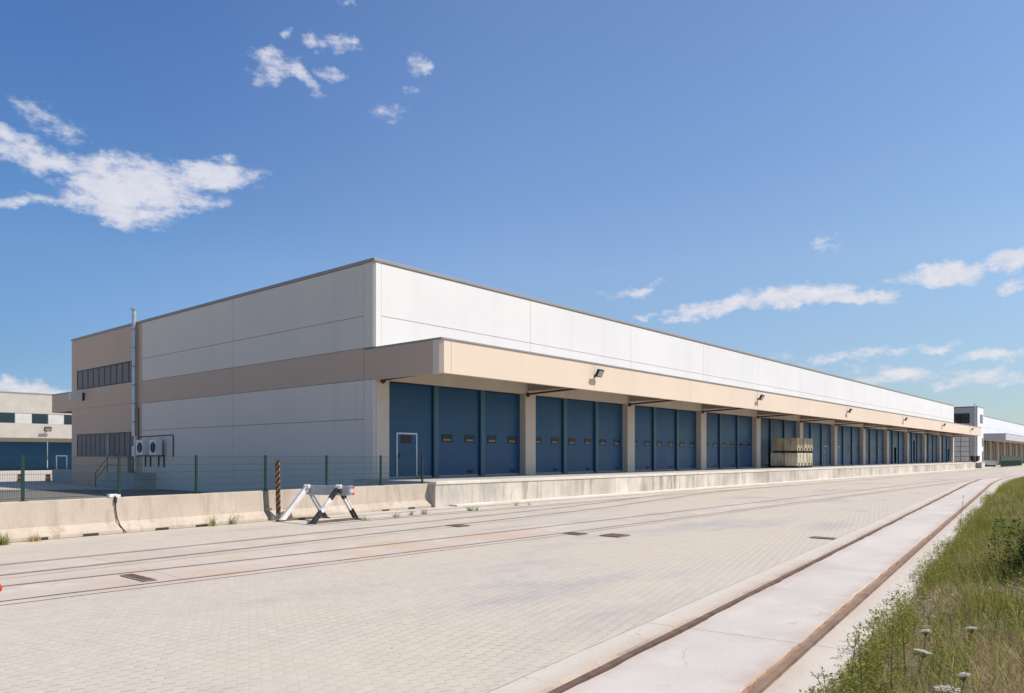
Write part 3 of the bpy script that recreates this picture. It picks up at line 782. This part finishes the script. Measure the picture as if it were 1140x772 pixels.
# far right items beyond the dock end
o=empty('dumpster',W(126.8,.9,1.04),RZ,'black waste container standing just past the far end of the dock','dumpster')
m=MB(); m.prism([(0,.15),(1.0,.15),(1.15,1.0),(-.1,1.0)],'x',0,1.6); m.build('bin_body',M['black'],o)
MB().box(-.05,1.65,-.15,1.2,1.003,1.05).build('lid',M['blackpaint'],o)
o=empty('bollard',W(120.1,.2),RZ,'rusty brown post at the far end of the dock','post')
MB().box(0,.35,0,.35,0,2.0).build('shaft',M['rustdark'],o); MB().box(-.03,.38,-.03,.38,2.003,2.08).build('cap',M['iron'],o)
o=empty('low_wall',W(125.9,.2),RZ,'short pale concrete wall just past the dock end','wall')
MB().box(0,3.2,0,2.4,0,.98).build('wall_body',M['palecon'],o); MB().box(-.04,3.24,-.04,2.44,.983,1.03).build('cap',M['dockcap'],o)
o=empty('skip',(92.0,145,0),0,'white open skip on the ground in front of the second warehouse','skip')
m=MB(); m.prism([(.4,.3),(2.0,.3),(2.4,1.15),(0,1.15)],'y',0,1.6); m.build('skip_body',M['offwhite'],o)
MB().box(-.05,2.45,-.06,1.66,1.153,1.22).build('rim',M['steel'],o); MB().box(.5,1.9,.1,1.5,.0,.297).build('skid',M['black'],o)
o=empty('green_fence',W(143,-.3),RZ,'dark green metal fence in front of the second warehouse','fence')
m=MB()
for k in range(14): m.box(2.2*k-.05,2.2*k+.05,-.05,.05,0,2.1)
m.build('post',M['darkgreen'],o)
for k in range(13):
    q=MB()
    q.box(2.2*k+.06,2.2*k+2.14,-.02,.02,1.15,2.05)
    for i in range(16): x=2.2*k+.1+.125*i; q.box(x-.015,x+.015,-.01,.01,.1,1.15)
    q.build('fence_panel',M['darkgreen'],o)

# ------------------------------------------------------------------ verge terrain and vegetation
fr=frames(NEAR)
D=np.array([f[2] for f in fr]); PX=np.array([[f[0].x,f[0].y] for f in fr]); NX=np.array([[f[1].x,f[1].y] for f in fr])
def verge_z(d,q):
    z=-.30+.10*np.minimum(q,3.0)+.015*np.clip(q-3,0,40)
    z=z+.05*np.sin(d*1.3+q*2.1)+.04*np.sin(d*.47-q*1.3)
    z=z*np.clip((152-d)/14,0,1)-.1*(1-np.clip((152-d)/14,0,1))
    return np.where(q<.06,np.minimum(z,-.26),z)
def VP(d,q):                                       # arrays -> world xyz on the verge
    x=np.interp(d,D,PX[:,0])+np.interp(d,D,NX[:,0])*(q+1.2); y=np.interp(d,D,PX[:,1])+np.interp(d,D,NX[:,1])*(q+1.2)
    return np.stack([x,y,verge_z(d,q)],1)
dl=np.concatenate([np.arange(20,90,.5),np.arange(90,154,2)]); ql=np.array([0.006,.1,.3,.6,1,1.5,2,2.5,3,4,6,10,20,40,80,160,300])
dd,qq=np.meshgrid(dl,ql,indexing='ij'); v=VP(dd.ravel(),qq.ravel()); k=len(ql)
fs=[(i*k+j,i*k+j+1,(i+1)*k+j+1,(i+1)*k+j) for i in range(len(dl)-1) for j in range(k-1)]
me=bpy.data.meshes.new('verge'); me.from_pydata(v.tolist(),[],fs); me.materials.append(M['soil']); o=bpy.data.objects.new('verge',me); COL.objects.link(o); tag(o,kind='structure')

def mesh_np(name,V,F4,mat,parent=None):
    me=bpy.data.meshes.new(name); n=len(V); nf=len(F4)
    me.vertices.add(n); me.vertices.foreach_set('co',V.astype(np.float32).ravel())
    me.loops.add(nf*4); me.loops.foreach_set('vertex_index',F4.astype(np.int32).ravel())
    me.polygons.add(nf); me.polygons.foreach_set('loop_start',np.arange(0,nf*4,4,dtype=np.int32)); me.polygons.foreach_set('loop_total',np.full(nf,4,np.int32))
    me.update(calc_edges=True); me.materials.append(mat)
    o=bpy.data.objects.new(name,me); COL.objects.link(o)
    if parent: o.parent=parent
    return o
def blades(P,h,w,lean,bend=.5):
    n=len(P); a=rng.uniform(0,2*np.pi,n); b=rng.uniform(0,2*np.pi,n)
    dirx=np.stack([np.cos(a),np.sin(a),0*a],1); side=np.stack([np.cos(b),np.sin(b),0*b],1)
    V=[]; 
    for f,wf in ((0,1),(.4,.85),(.75,.5),(1,.08)):
        c=P+dirx*(lean*h*(f**1.8))[:,None]; c[:,2]+=h*f*(1-bend*lean*f*.5)
        V+= [c-side*(w*wf/2)[:,None],c+side*(w*wf/2)[:,None]]
    V=np.stack(V,1).reshape(-1,3); base=np.arange(n)*8
    F=np.concatenate([np.stack([base+2*i,base+2*i+1,base+2*i+3,base+2*i+2],1) for i in range(3)])
    return V,F
def leafy(P,h,nl,ls,spread=.12):
    """stems with small leaves all along"""
    n=len(P); Vs=[];Fs=[];off=0
    V,F=blades(P,h,np.full(n,.007),rng.uniform(.05,.35,n)); Vs.append(V);Fs.append(F);off=len(V)
    m=n*nl; idx=np.repeat(np.arange(n),nl); f=rng.uniform(.15,1,m)
    a=rng.uniform(0,2*np.pi,m); r=spread*h[idx]*(1.15-f)*rng.uniform(.2,1,m)
    c=P[idx].copy(); c[:,0]+=np.cos(a)*r; c[:,1]+=np.sin(a)*r; c[:,2]+=h[idx]*f
    L=ls*rng.uniform(.6,1.4,m); dirv=np.stack([np.cos(a),np.sin(a),rng.uniform(-.2,.9,m)],1); dirv/=np.linalg.norm(dirv,axis=1)[:,None]
    sd=np.cross(dirv,rng.normal(size=(m,3))); sd/=np.linalg.norm(sd,axis=1)[:,None]
    q=np.stack([c,c+dirv*(L*.5)[:,None]+sd*(L*.22)[:,None],c+dirv*L[:,None],c+dirv*(L*.5)[:,None]-sd*(L*.22)[:,None]],1).reshape(-1,3)
    Vs.append(q);Fs.append(np.arange(m*4).reshape(-1,4)+off)
    return np.concatenate(Vs),np.concatenate(Fs)
D0=60.0                                            # d value abeam of NC0
def scatter(n,d0,d1,q0,q1,pw=1.0):
    d=D0+d0+(d1-d0)*rng.uniform(0,1,n)**pw; q=q0+(q1-q0)*rng.uniform(0,1,n)
    P=VP(d,q); keep=(P[:,1]>3.6)|(np.abs(P[:,0])>3.5); return P[keep],d[keep]-D0,q[keep]
def patch(P,s,seed):                                # cheap value field for clumping
    x,y=P[:,0]*s+seed,P[:,1]*s-seed
    return .5+.25*np.sin(x*1.7+1.3*np.sin(y*.9))+.25*np.sin(y*2.1+1.1*np.sin(x*1.3))
def edge_h(q): return np.clip(.68+.4*q/.8,.6,1)
def far_h(d): return np.clip((93-d)/25,.15,1)
# green grass
P1,d1,q1=scatter(40000,-3.5,22,.02,3.2,1.25); P2,d2,q2=scatter(30000,20,92,.04,4.5,1.1); P3,d3,q3=scatter(9000,-3,60,3,9)
P=np.concatenate([P1,P2,P3]); d=np.concatenate([d1,d2,d3]); q=np.concatenate([q1,q2,q3])
pt=patch(P,.9,3); keep=pt>rng.uniform(.12,.92,len(P)); dryz=(d<5)&(q>1.0)&(rng.uniform(0,1,len(P))<.8); keep&=~dryz
bare=(np.hypot(d-7.2,(q-.25)*1.6)<.75)|(np.hypot(d-9.5,(q-1.25)*1.4)<.55); keep&=~(bare&(rng.uniform(0,1,len(P))<.9))
P,d,q,pt=P[keep],d[keep],q[keep],pt[keep]
h=rng.gamma(6,.05,len(P))*edge_h(q)*far_h(d)*(.45+.9*pt); w=np.where(d>20,.019,.0095)*rng.uniform(.7,1.4,len(P))
V,F=blades(P,h,w,rng.uniform(.05,.7,len(P))); tag(mesh_np('grass',V,F,M['grass']),'green wild grass growing on the verge beside the near track','grass',kind='stuff')
# straw
P1,d1,q1=scatter(46000,-3.5,16,.2,3.2,1.4); P2,d2,q2=scatter(28000,12,90,.1,4.5); P=np.concatenate([P1,P2]); d=np.concatenate([d1,d2]); q=np.concatenate([q1,q2])
pt=patch(P,1.1,9); keep=(pt>rng.uniform(.22,.9,len(P)))|((d<5)&(q>.9)&(rng.uniform(0,1,len(P))<.75)); P,d,q=P[keep],d[keep],q[keep]
h=rng.gamma(5,.05,len(P))*edge_h(q)*far_h(d)*.85; w=np.where(d>14,.017,.0075)*rng.uniform(.7,1.3,len(P))
V,F=blades(P,h,w,rng.uniform(.2,1.1,len(P))); tag(mesh_np('dry_grass',V,F,M['dry']),'dry straw-coloured grass mixed into the verge','dry grass',kind='stuff')
# leafy weeds
P1,d1,q1=scatter(1500,-2.5,26,.06,2.8,1.2); P2,d2,q2=scatter(700,24,86,.1,4); P=np.concatenate([P1,P2]); d=np.concatenate([d1,d2]); q=np.concatenate([q1,q2])
pt=patch(P,.7,21); keep=(pt>.42)&~((d<5)&(q>1.1))&~((np.hypot(d-7.2,(q-.25)*1.6)<.75)|(np.hypot(d-9.5,(q-1.25)*1.4)<.55)); P,d,q=P[keep],d[keep],q[keep]
h=rng.uniform(.25,.66,len(P))*edge_h(q)*far_h(d)*(.6+.6*patch(P,1.4,5))
P2,d2,q2=scatter(1700,-2.6,40,-.08,.30,1.5); k2=(np.abs(d2-7.3)>.85); P2,d2=P2[k2],d2[k2]
h2=rng.uniform(.26,.58,len(P2))*(.55+.7*patch(P2,1.9,2)); P=np.concatenate([P,P2]); h=np.concatenate([h,h2])
V,F=leafy(P,h,40,.031,.16); tag(mesh_np('leafy_weeds',V,F,M['weed']),'bushy green weeds with small leaves along the verge','weeds',kind='stuff')
# brown seeding stalks among the green
P1,d1,q1=scatter(520,-2.6,34,-.04,2.6,1.3); h=rng.uniform(.35,.75,len(P1))*edge_h(q1)*far_h(d1)
V,F=leafy(P1,h,26,.018,.10); tag(mesh_np('seeding_stalks',V,F,M['stalk']),'thin brownish seeding stalks scattered through the verge','weeds',kind='stuff')
# rubble
def rubble(name,label,pts):
    bm=bmesh.new()
    for x,y,z,r in pts:
        mt=Matrix.Translation((x,y,z))@Matrix.Rotation(random.uniform(0,6),4,'Z')@Matrix.Rotation(random.uniform(0,1),4,'X')@Matrix.Diagonal((r*random.uniform(.8,1.5),r,r*random.uniform(.5,.9),1))
        res=bmesh.ops.create_icosphere(bm,subdivisions=1,radius=1,matrix=mt)
        for v_ in res['verts']: v_.co+=Vector((random.uniform(-1,1),random.uniform(-1,1),random.uniform(-1,1)))*r*.18
    me=bpy.data.meshes.new(name); bm.to_mesh(me); bm.free(); me.materials.append(M['stone'])
    o=bpy.data.objects.new(name,me); COL.objects.link(o); tag(o,label,'rubble',kind='stuff')
pts=[]
for _ in range(330):
    k=random.random()
    if k<.4: dd_,q_=7.2+random.gauss(0,.8),abs(random.gauss(.25,.2))
    elif k<.65: dd_,q_=9.5+random.gauss(0,.5),1.25+random.gauss(0,.3)
    else: dd_,q_=random.uniform(50,92),random.uniform(.05,.9)
    w=VP(np.array([D0+dd_]),np.array([max(q_,.06)]))[0]; pts.append((w[0],w[1],w[2]+.015,random.uniform(.02,.06)*(1.6 if dd_>30 else 1)))
rubble('rubble','loose grey stones and rubble along the edge of the verge',pts)
# individual plants: umbels, tall stalks, bushes, weeds
def px(x,y,z,):                                     # point on height z seen at photo pixel (x,y)
    Y=(2.05-z)*832/(y-508); return ((x-570)/832*Y,Y)
def umbel(x,y,z,r,label,tilt):
    gz=-.18; o=empty('umbel_flower',(x,y,gz),0,label,'flower','white umbel flowers in the verge')
    m=MB(); hgt=z-gz; tx=random.uniform(-.1,.1)
    m.tube([(0,0,0),(tx*.5,0,hgt*.5),(tx,0,hgt-.06)],.004,5); c=Vector((tx,0,hgt-.06))
    tips=[]
    for k in range(26):
        a=k*2.399; rr=r*math.sqrt((k+.5)/26); tp=Vector((tx+rr*math.cos(a),rr*math.sin(a)*.9,hgt+.012*(1-(rr/r)**2)+rr*math.cos(a)*tilt)); tips.append(tp)
        m.tube([c,tp],.0012,3,caps=False)
    for k in range(5):
        zz=hgt*random.uniform(.2,.7); a=random.uniform(0,6.28); L=.09
        for s in (-.4,0,.4): m.bar((tx*zz/hgt,0,zz),(tx*zz/hgt+L*math.cos(a+s),L*math.sin(a+s),zz+.03),.008,.001)
    m.build('stem',M['stalk'],o)
    h=MB()
    for tp in tips:
        for j in range(9):
            p=tp+Vector((random.gauss(0,.008),random.gauss(0,.008),random.uniform(0,.006)*1)); s=random.uniform(.004,.007); a=random.uniform(0,3)
            ca,sa=s*math.cos(a),s*math.sin(a)
            h.add([p+Vector((ca,sa,random.uniform(-.002,.002))),p+Vector((-sa,ca,.001)),p+Vector((-ca,-sa,random.uniform(-.002,.002))),p+Vector((sa,-ca,.001))],[(0,1,2,3)])
    h.build('flower_head',M['petal'],o)
for (ux,uy,z,r,lab,tl) in ((1019,726,.22,.075,'white umbel flower nearest the track bed, tilted flat head',-.25),(1052,768,.22,.10,'large white umbel flower cut by the lower picture edge',0),
    (1077,700,.17,.05,'small white umbel flower high among the grass blades',.1),(1064,752,.17,.05,'small white umbel flower just above the largest one',.15),
    (1028,703,.15,.045,'pale half-open umbel flower over the green weeds',.1),(1100,560,.45,.05,'distant white flower head beside the bush',0)):
    x,y=px(ux,uy,z); umbel(x,y,z,r,lab,tl)
def tallweed(x,y,h,label,name='tall_weed'):
    gz=-.22; o=empty(name,(x,y,gz),0,label,'weed','tall stalks above the verge grass')
    m=MB(); lx=random.uniform(-.12,.12); H=h-gz
    m.tube([(0,0,0),(lx*.4,0,H*.5),(lx,0,H)],[.007,.005,.002],5)
    tw=[]
    for k in range(9):
        f=random.uniform(.35,.95); a=random.uniform(0,6.28); L=random.uniform(.06,.2)*(1.2-f); p=Vector((lx*f,0,H*f)); q=p+Vector((L*math.cos(a),L*math.sin(a),L*1.1)); m.tube([p,q],.002,3); tw+= [p.lerp(q,t) for t in (.4,.7,1)]
    m.build('stem',M['stalk'],o)
    l=MB()
    for p in tw+[Vector((lx*f,0,H*f)) for f in np.linspace(.25,1,22)]:
        for j in range(2):
            a=random.uniform(0,6.28); L=random.uniform(.012,.04); dv=Vector((math.cos(a),math.sin(a),random.uniform(0,.8)))*L; sd=Vector((-math.sin(a),math.cos(a),0))*L*.25
            l.add([p,p+dv*.5+sd,p+dv,p+dv*.5-sd],[(0,1,2,3)])
    l.build('leaves',M['weed'],o)
for (ux,uy,h,lab) in ((992,690,.55,'tall thin stalk with seed heads leaning over the track bed edge'),(962,706,.5,'thin dry stalk over the concrete, left of the taller one'),
    (1068,552,.95,'tall leafy stalk standing alone against the near rail'),(928,742,.42,'wispy stalk at the lower left corner of the verge'),(946,700,.45,'sparse wispy stalk nearest the rusty rail'),(1008,672,.5,'stalk with dark seed heads beside the slab edge rubble')):
    x,y=px(ux,uy,h); tallweed(x,y,h,lab)
# dark bushes
def bush(x,y,gz,r,h,n,label):
    o=empty('bush',(x,y,gz),0,label,'bush')
    Pb=np.array([[random.gauss(0,r*.35),random.gauss(0,r*.35),0] for _ in range(26)])
    V,F=leafy(Pb,rng.uniform(.55,1,26)*h,n,.05,.28); mesh_np('foliage',V,F,M['bush'],o)
    m=MB()
    for k in range(7): a=k*.9; m.tube([(0,0,-.02),(.12*r*math.cos(a),.12*r*math.sin(a),h*.35),(.3*r*math.cos(a),.3*r*math.sin(a),h*.7)],[.012,.009,.004],5)
    m.build('stem',M['stalk'],o)
w=VP(np.array([D0+10.9]),np.array([1.75]))[0]; bush(w[0],w[1],w[2],.85,1.0,230,'dark green bush at the right edge of the verge')
w=VP(np.array([D0+14.5]),np.array([1.9]))[0]; bush(w[0],w[1],w[2],.7,.9,130,'second dark green bush further back along the verge')
# weeds at barrier foot and along the dock track
def tuft(x,y,h,n,label,mat,wd=.012,r=.1):
    o=empty('weed_tuft',(x,y,.0),0,label,'weed','weeds growing at the barrier and dock foot')
    Pb=np.array([[random.gauss(0,r*.6),random.gauss(0,r*.6),0] for _ in range(n)])
    V,F=blades(Pb,rng.uniform(.4,1,n)*h,np.full(n,wd),rng.uniform(.2,1.0,n)); mesh_np('blades',V,F,mat,o)
for x,y,h,n,lab,mt in ((4,607,.38,90,'green weed tuft at the barrier foot, leftmost in view','weed'),(38,603,.26,70,'dry weed tuft at the barrier foot beside a drain slot','dry'),(60,600,.32,80,'pale grass tuft at the barrier foot, third from the left','dry'),
   (137,592,.32,90,'green tuft at the barrier foot under the hanging cable','weed'),(237,586,.5,40,'sparse upright weed at the barrier foot left of the striped post','weed'),(258,584,.5,36,'sparse branching weed at the barrier foot nearest the striped post','stalk'),
   (441,577,.3,30,'dry weed in the dock track left of the dock corner','stalk'),(458,574,.25,36,'low dry weed in the dock track, second past the buffer stop','stalk'),(472,573,.3,40,'bushy dry weed in the dock track nearest the dock corner','stalk'),
   (523,569.5,.3,40,'dark weed at the dock foot below the second dock door','bush'),(530,569,.25,30,'smaller weed at the dock foot right of the dark one','stalk'),(575,563.5,.3,24,'thin weed at the dock foot below the first pier','stalk'),(589,563,.25,20,'thin short weed at the dock foot just past the first pier','stalk'),
   (406,580,.25,24,'dry weed beside the right foot of the buffer stop','stalk')):
    X,Y=px(x,y,0); tuft(X,Y,h,n,lab,M[mt])

# ------------------------------------------------------------------ world, sun, camera
SUN_EL=50; SUN_AZ=93.6                              # azimuth from +Y towards +X
wd=bpy.data.worlds.new('World'); sc.world=wd; wd.use_nodes=True; nt=wd.node_tree; T=NT(nt)
bg=nt.nodes['Background']; bg.inputs[1].default_value=.1
sky=T.n('ShaderNodeTexSky',sky_type='NISHITA'); sky.sun_disc=False; sky.sun_elevation=R(SUN_EL); sky.sun_rotation=R(SUN_AZ)
sky.altitude=100; sky.air_density=1.0; sky.dust_density=.6; sky.ozone_density=2.2
tc=T.n('ShaderNodeTexCoord'); dirv=tc.outputs['Generated']
sp=T.n('ShaderNodeSeparateXYZ'); T.l(dirv,sp.inputs[0])
az=T.math('ARCTAN2',sp.outputs[0],sp.outputs[1]); el=T.math('ARCSINE',sp.outputs[2])
cv=T.n('ShaderNodeCombineXYZ'); T.l(az,cv.inputs[0]); T.l(el,cv.inputs[1]); ae=cv.outputs[0]
def warp(v,scale,amt):
    n=T.noise(v,scale,6,.6); s=T.n('ShaderNodeVectorMath',operation='SUBTRACT'); T.l(n.outputs['Color'],s.inputs[0]); s.inputs[1].default_value=(.5,.5,.5)
    k=T.n('ShaderNodeVectorMath',operation='SCALE'); T.l(s.outputs[0],k.inputs[0]); k.inputs['Scale'].default_value=amt
    a=T.n('ShaderNodeVectorMath',operation='ADD'); T.l(v,a.inputs[0]); T.l(k.outputs[0],a.inputs[1]); return a.outputs[0]
wv=warp(ae,17,.048)
clouds=[(45,172,95,20,-8,.95),(150,205,110,36,-2,1.2),(228,197,84,22,6,1.2),(130,230,80,24,-3,1.0),(20,222,62,10,4,.75),(70,140,70,14,-12,.5),
 (305,70,38,16,-10,.78),(332,82,38,12,-35,.78),(352,50,24,11,0,.78),(384,46,22,10,0,.75),(366,77,20,9,-12,.62),(290,84,26,9,0,.5),(318,38,10,8,0,.7),(465,73,20,11,-14,.75),(455,97,13,7,0,.55),(437,127,26,14,0,.6),(383,2,14,6,0,.6),
 (800,343,74,12,8,1.15),(875,332,88,15,0,1.2),(955,333,70,9,0,1.0),(705,322,50,8,2,.65),(716,350,20,4,0,.5),
 (1055,307,66,13,3,1.1),(1125,293,34,16,0,1.15),(1128,319,28,12,0,.9),(992,316,16,5,0,.5),
 (965,394,95,9,2,.7),(1040,386,50,8,0,.65),(1105,398,60,10,0,.75),(1000,418,100,13,-3,.75),(1085,423,90,12,0,.8),(872,393,16,6,0,.5),(922,272,24,16,10,.32),
 (25,431,55,12,-4,1.0),(62,436,28,7,0,.8),(-60,430,60,16,0,1)]
field=None
for (cx,cy,rx,ry,rot,amp) in clouds:
    a=math.atan((cx-570)/832); e=math.atan((508-cy)/832*math.cos(a))
    kx=1/832*math.cos(a)**2; ky=1/832*math.cos(a)
    mp=T.mapping(wv,loc=(a,e,0),rot=(0,0,R(rot)),scale=(rx*kx,ry*ky,1),typ='TEXTURE')
    ln=T.n('ShaderNodeVectorMath',operation='DOT_PRODUCT'); T.l(mp,ln.inputs[0]); T.l(mp,ln.inputs[1])
    f=T.math('MULTIPLY_ADD',ln.outputs['Value'],-amp,amp)
    field=f if field is None else T.math('MAXIMUM',field,f)
sv=T.mapping(ae,scale=(1,1.9,1))
nz=T.noise(sv,34,9,.66); nz2=T.noise(sv,9,4,.5)
dens=T.math('ADD',field,T.math('ADD',T.mr(nz.outputs[0],.25,.75,-.75,.48),T.mr(nz2.outputs[0],.3,.7,-.16,.2)))
alpha=T.mr(dens,.0,1.0,0,.93,True)
nl=T.noise(sv,40,5)
ccol=T.mix(T.mr(nl.outputs[0],.3,.7),(6.0,6.0,6.5),(7.4,7.2,7.4))
ccol=T.mix(T.mr(el,.02,.35),ccol,T.mix(.5,ccol,(5.6,5.9,7.0)))
tf=T.mix(T.mr(el,.06,.24),(.72,.79,.99),(1.06,1.08,1.20))
tf=T.mix(T.mr(el,.22,.45),tf,(1.03,1.10,1.34))
tint=T.mix(1.0,sky.outputs[0],tf,'MULTIPLY')
lf=T.n('ShaderNodeCombineXYZ'); T.l(T.mr(az,-.65,.05,.55,1.0,True),lf.inputs[0]); T.l(T.mr(az,-.65,.05,.74,1.0,True),lf.inputs[1]); T.l(T.mr(az,-.65,.05,.80,1.0,True),lf.inputs[2])
tint=T.mix(T.mr(el,.02,.3,0,1),tint,T.mix(1.0,tint,lf.outputs[0],'MULTIPLY'))
tint=T.mix(1.0,tint,T.mix(T.mr(az,-.55,.5),(1.05,1.08,1.12),(1.06,1.06,.95)),'MULTIPLY')
tint=T.mix(T.math('MULTIPLY',T.mr(az,-.35,-.6),T.mr(el,.30,.12)),tint,T.mix(1.0,tint,(.72,.80,.82),'MULTIPLY'))
T.l(T.mix(alpha,tint,ccol),bg.inputs[0])
sl=bpy.data.lights.new('sun','SUN'); sl.energy=4.1; sl.angle=R(.53); sl.color=(1,.94,.845)
so=bpy.data.objects.new('sun',sl); COL.objects.link(so)
sd=Vector((math.sin(R(SUN_AZ))*math.cos(R(SUN_EL)),math.cos(R(SUN_AZ))*math.cos(R(SUN_EL)),math.sin(R(SUN_EL))))
so.rotation_euler=sd.to_track_quat('Z','Y').to_euler(); so.location=sd*60
cam=bpy.data.cameras.new('camera'); co=bpy.data.objects.new('camera',cam); COL.objects.link(co); sc.camera=co
co.location=(0,0,2.05); co.rotation_euler=(R(90),0,0); cam.sensor_width=36; cam.lens=36*832/1140; cam.shift_y=122/1140; cam.clip_end=6000; cam.clip_start=.05
sc.view_settings.view_transform='Standard'; sc.view_settings.look='None'; sc.view_settings.exposure=.25; sc.view_settings.gamma=1
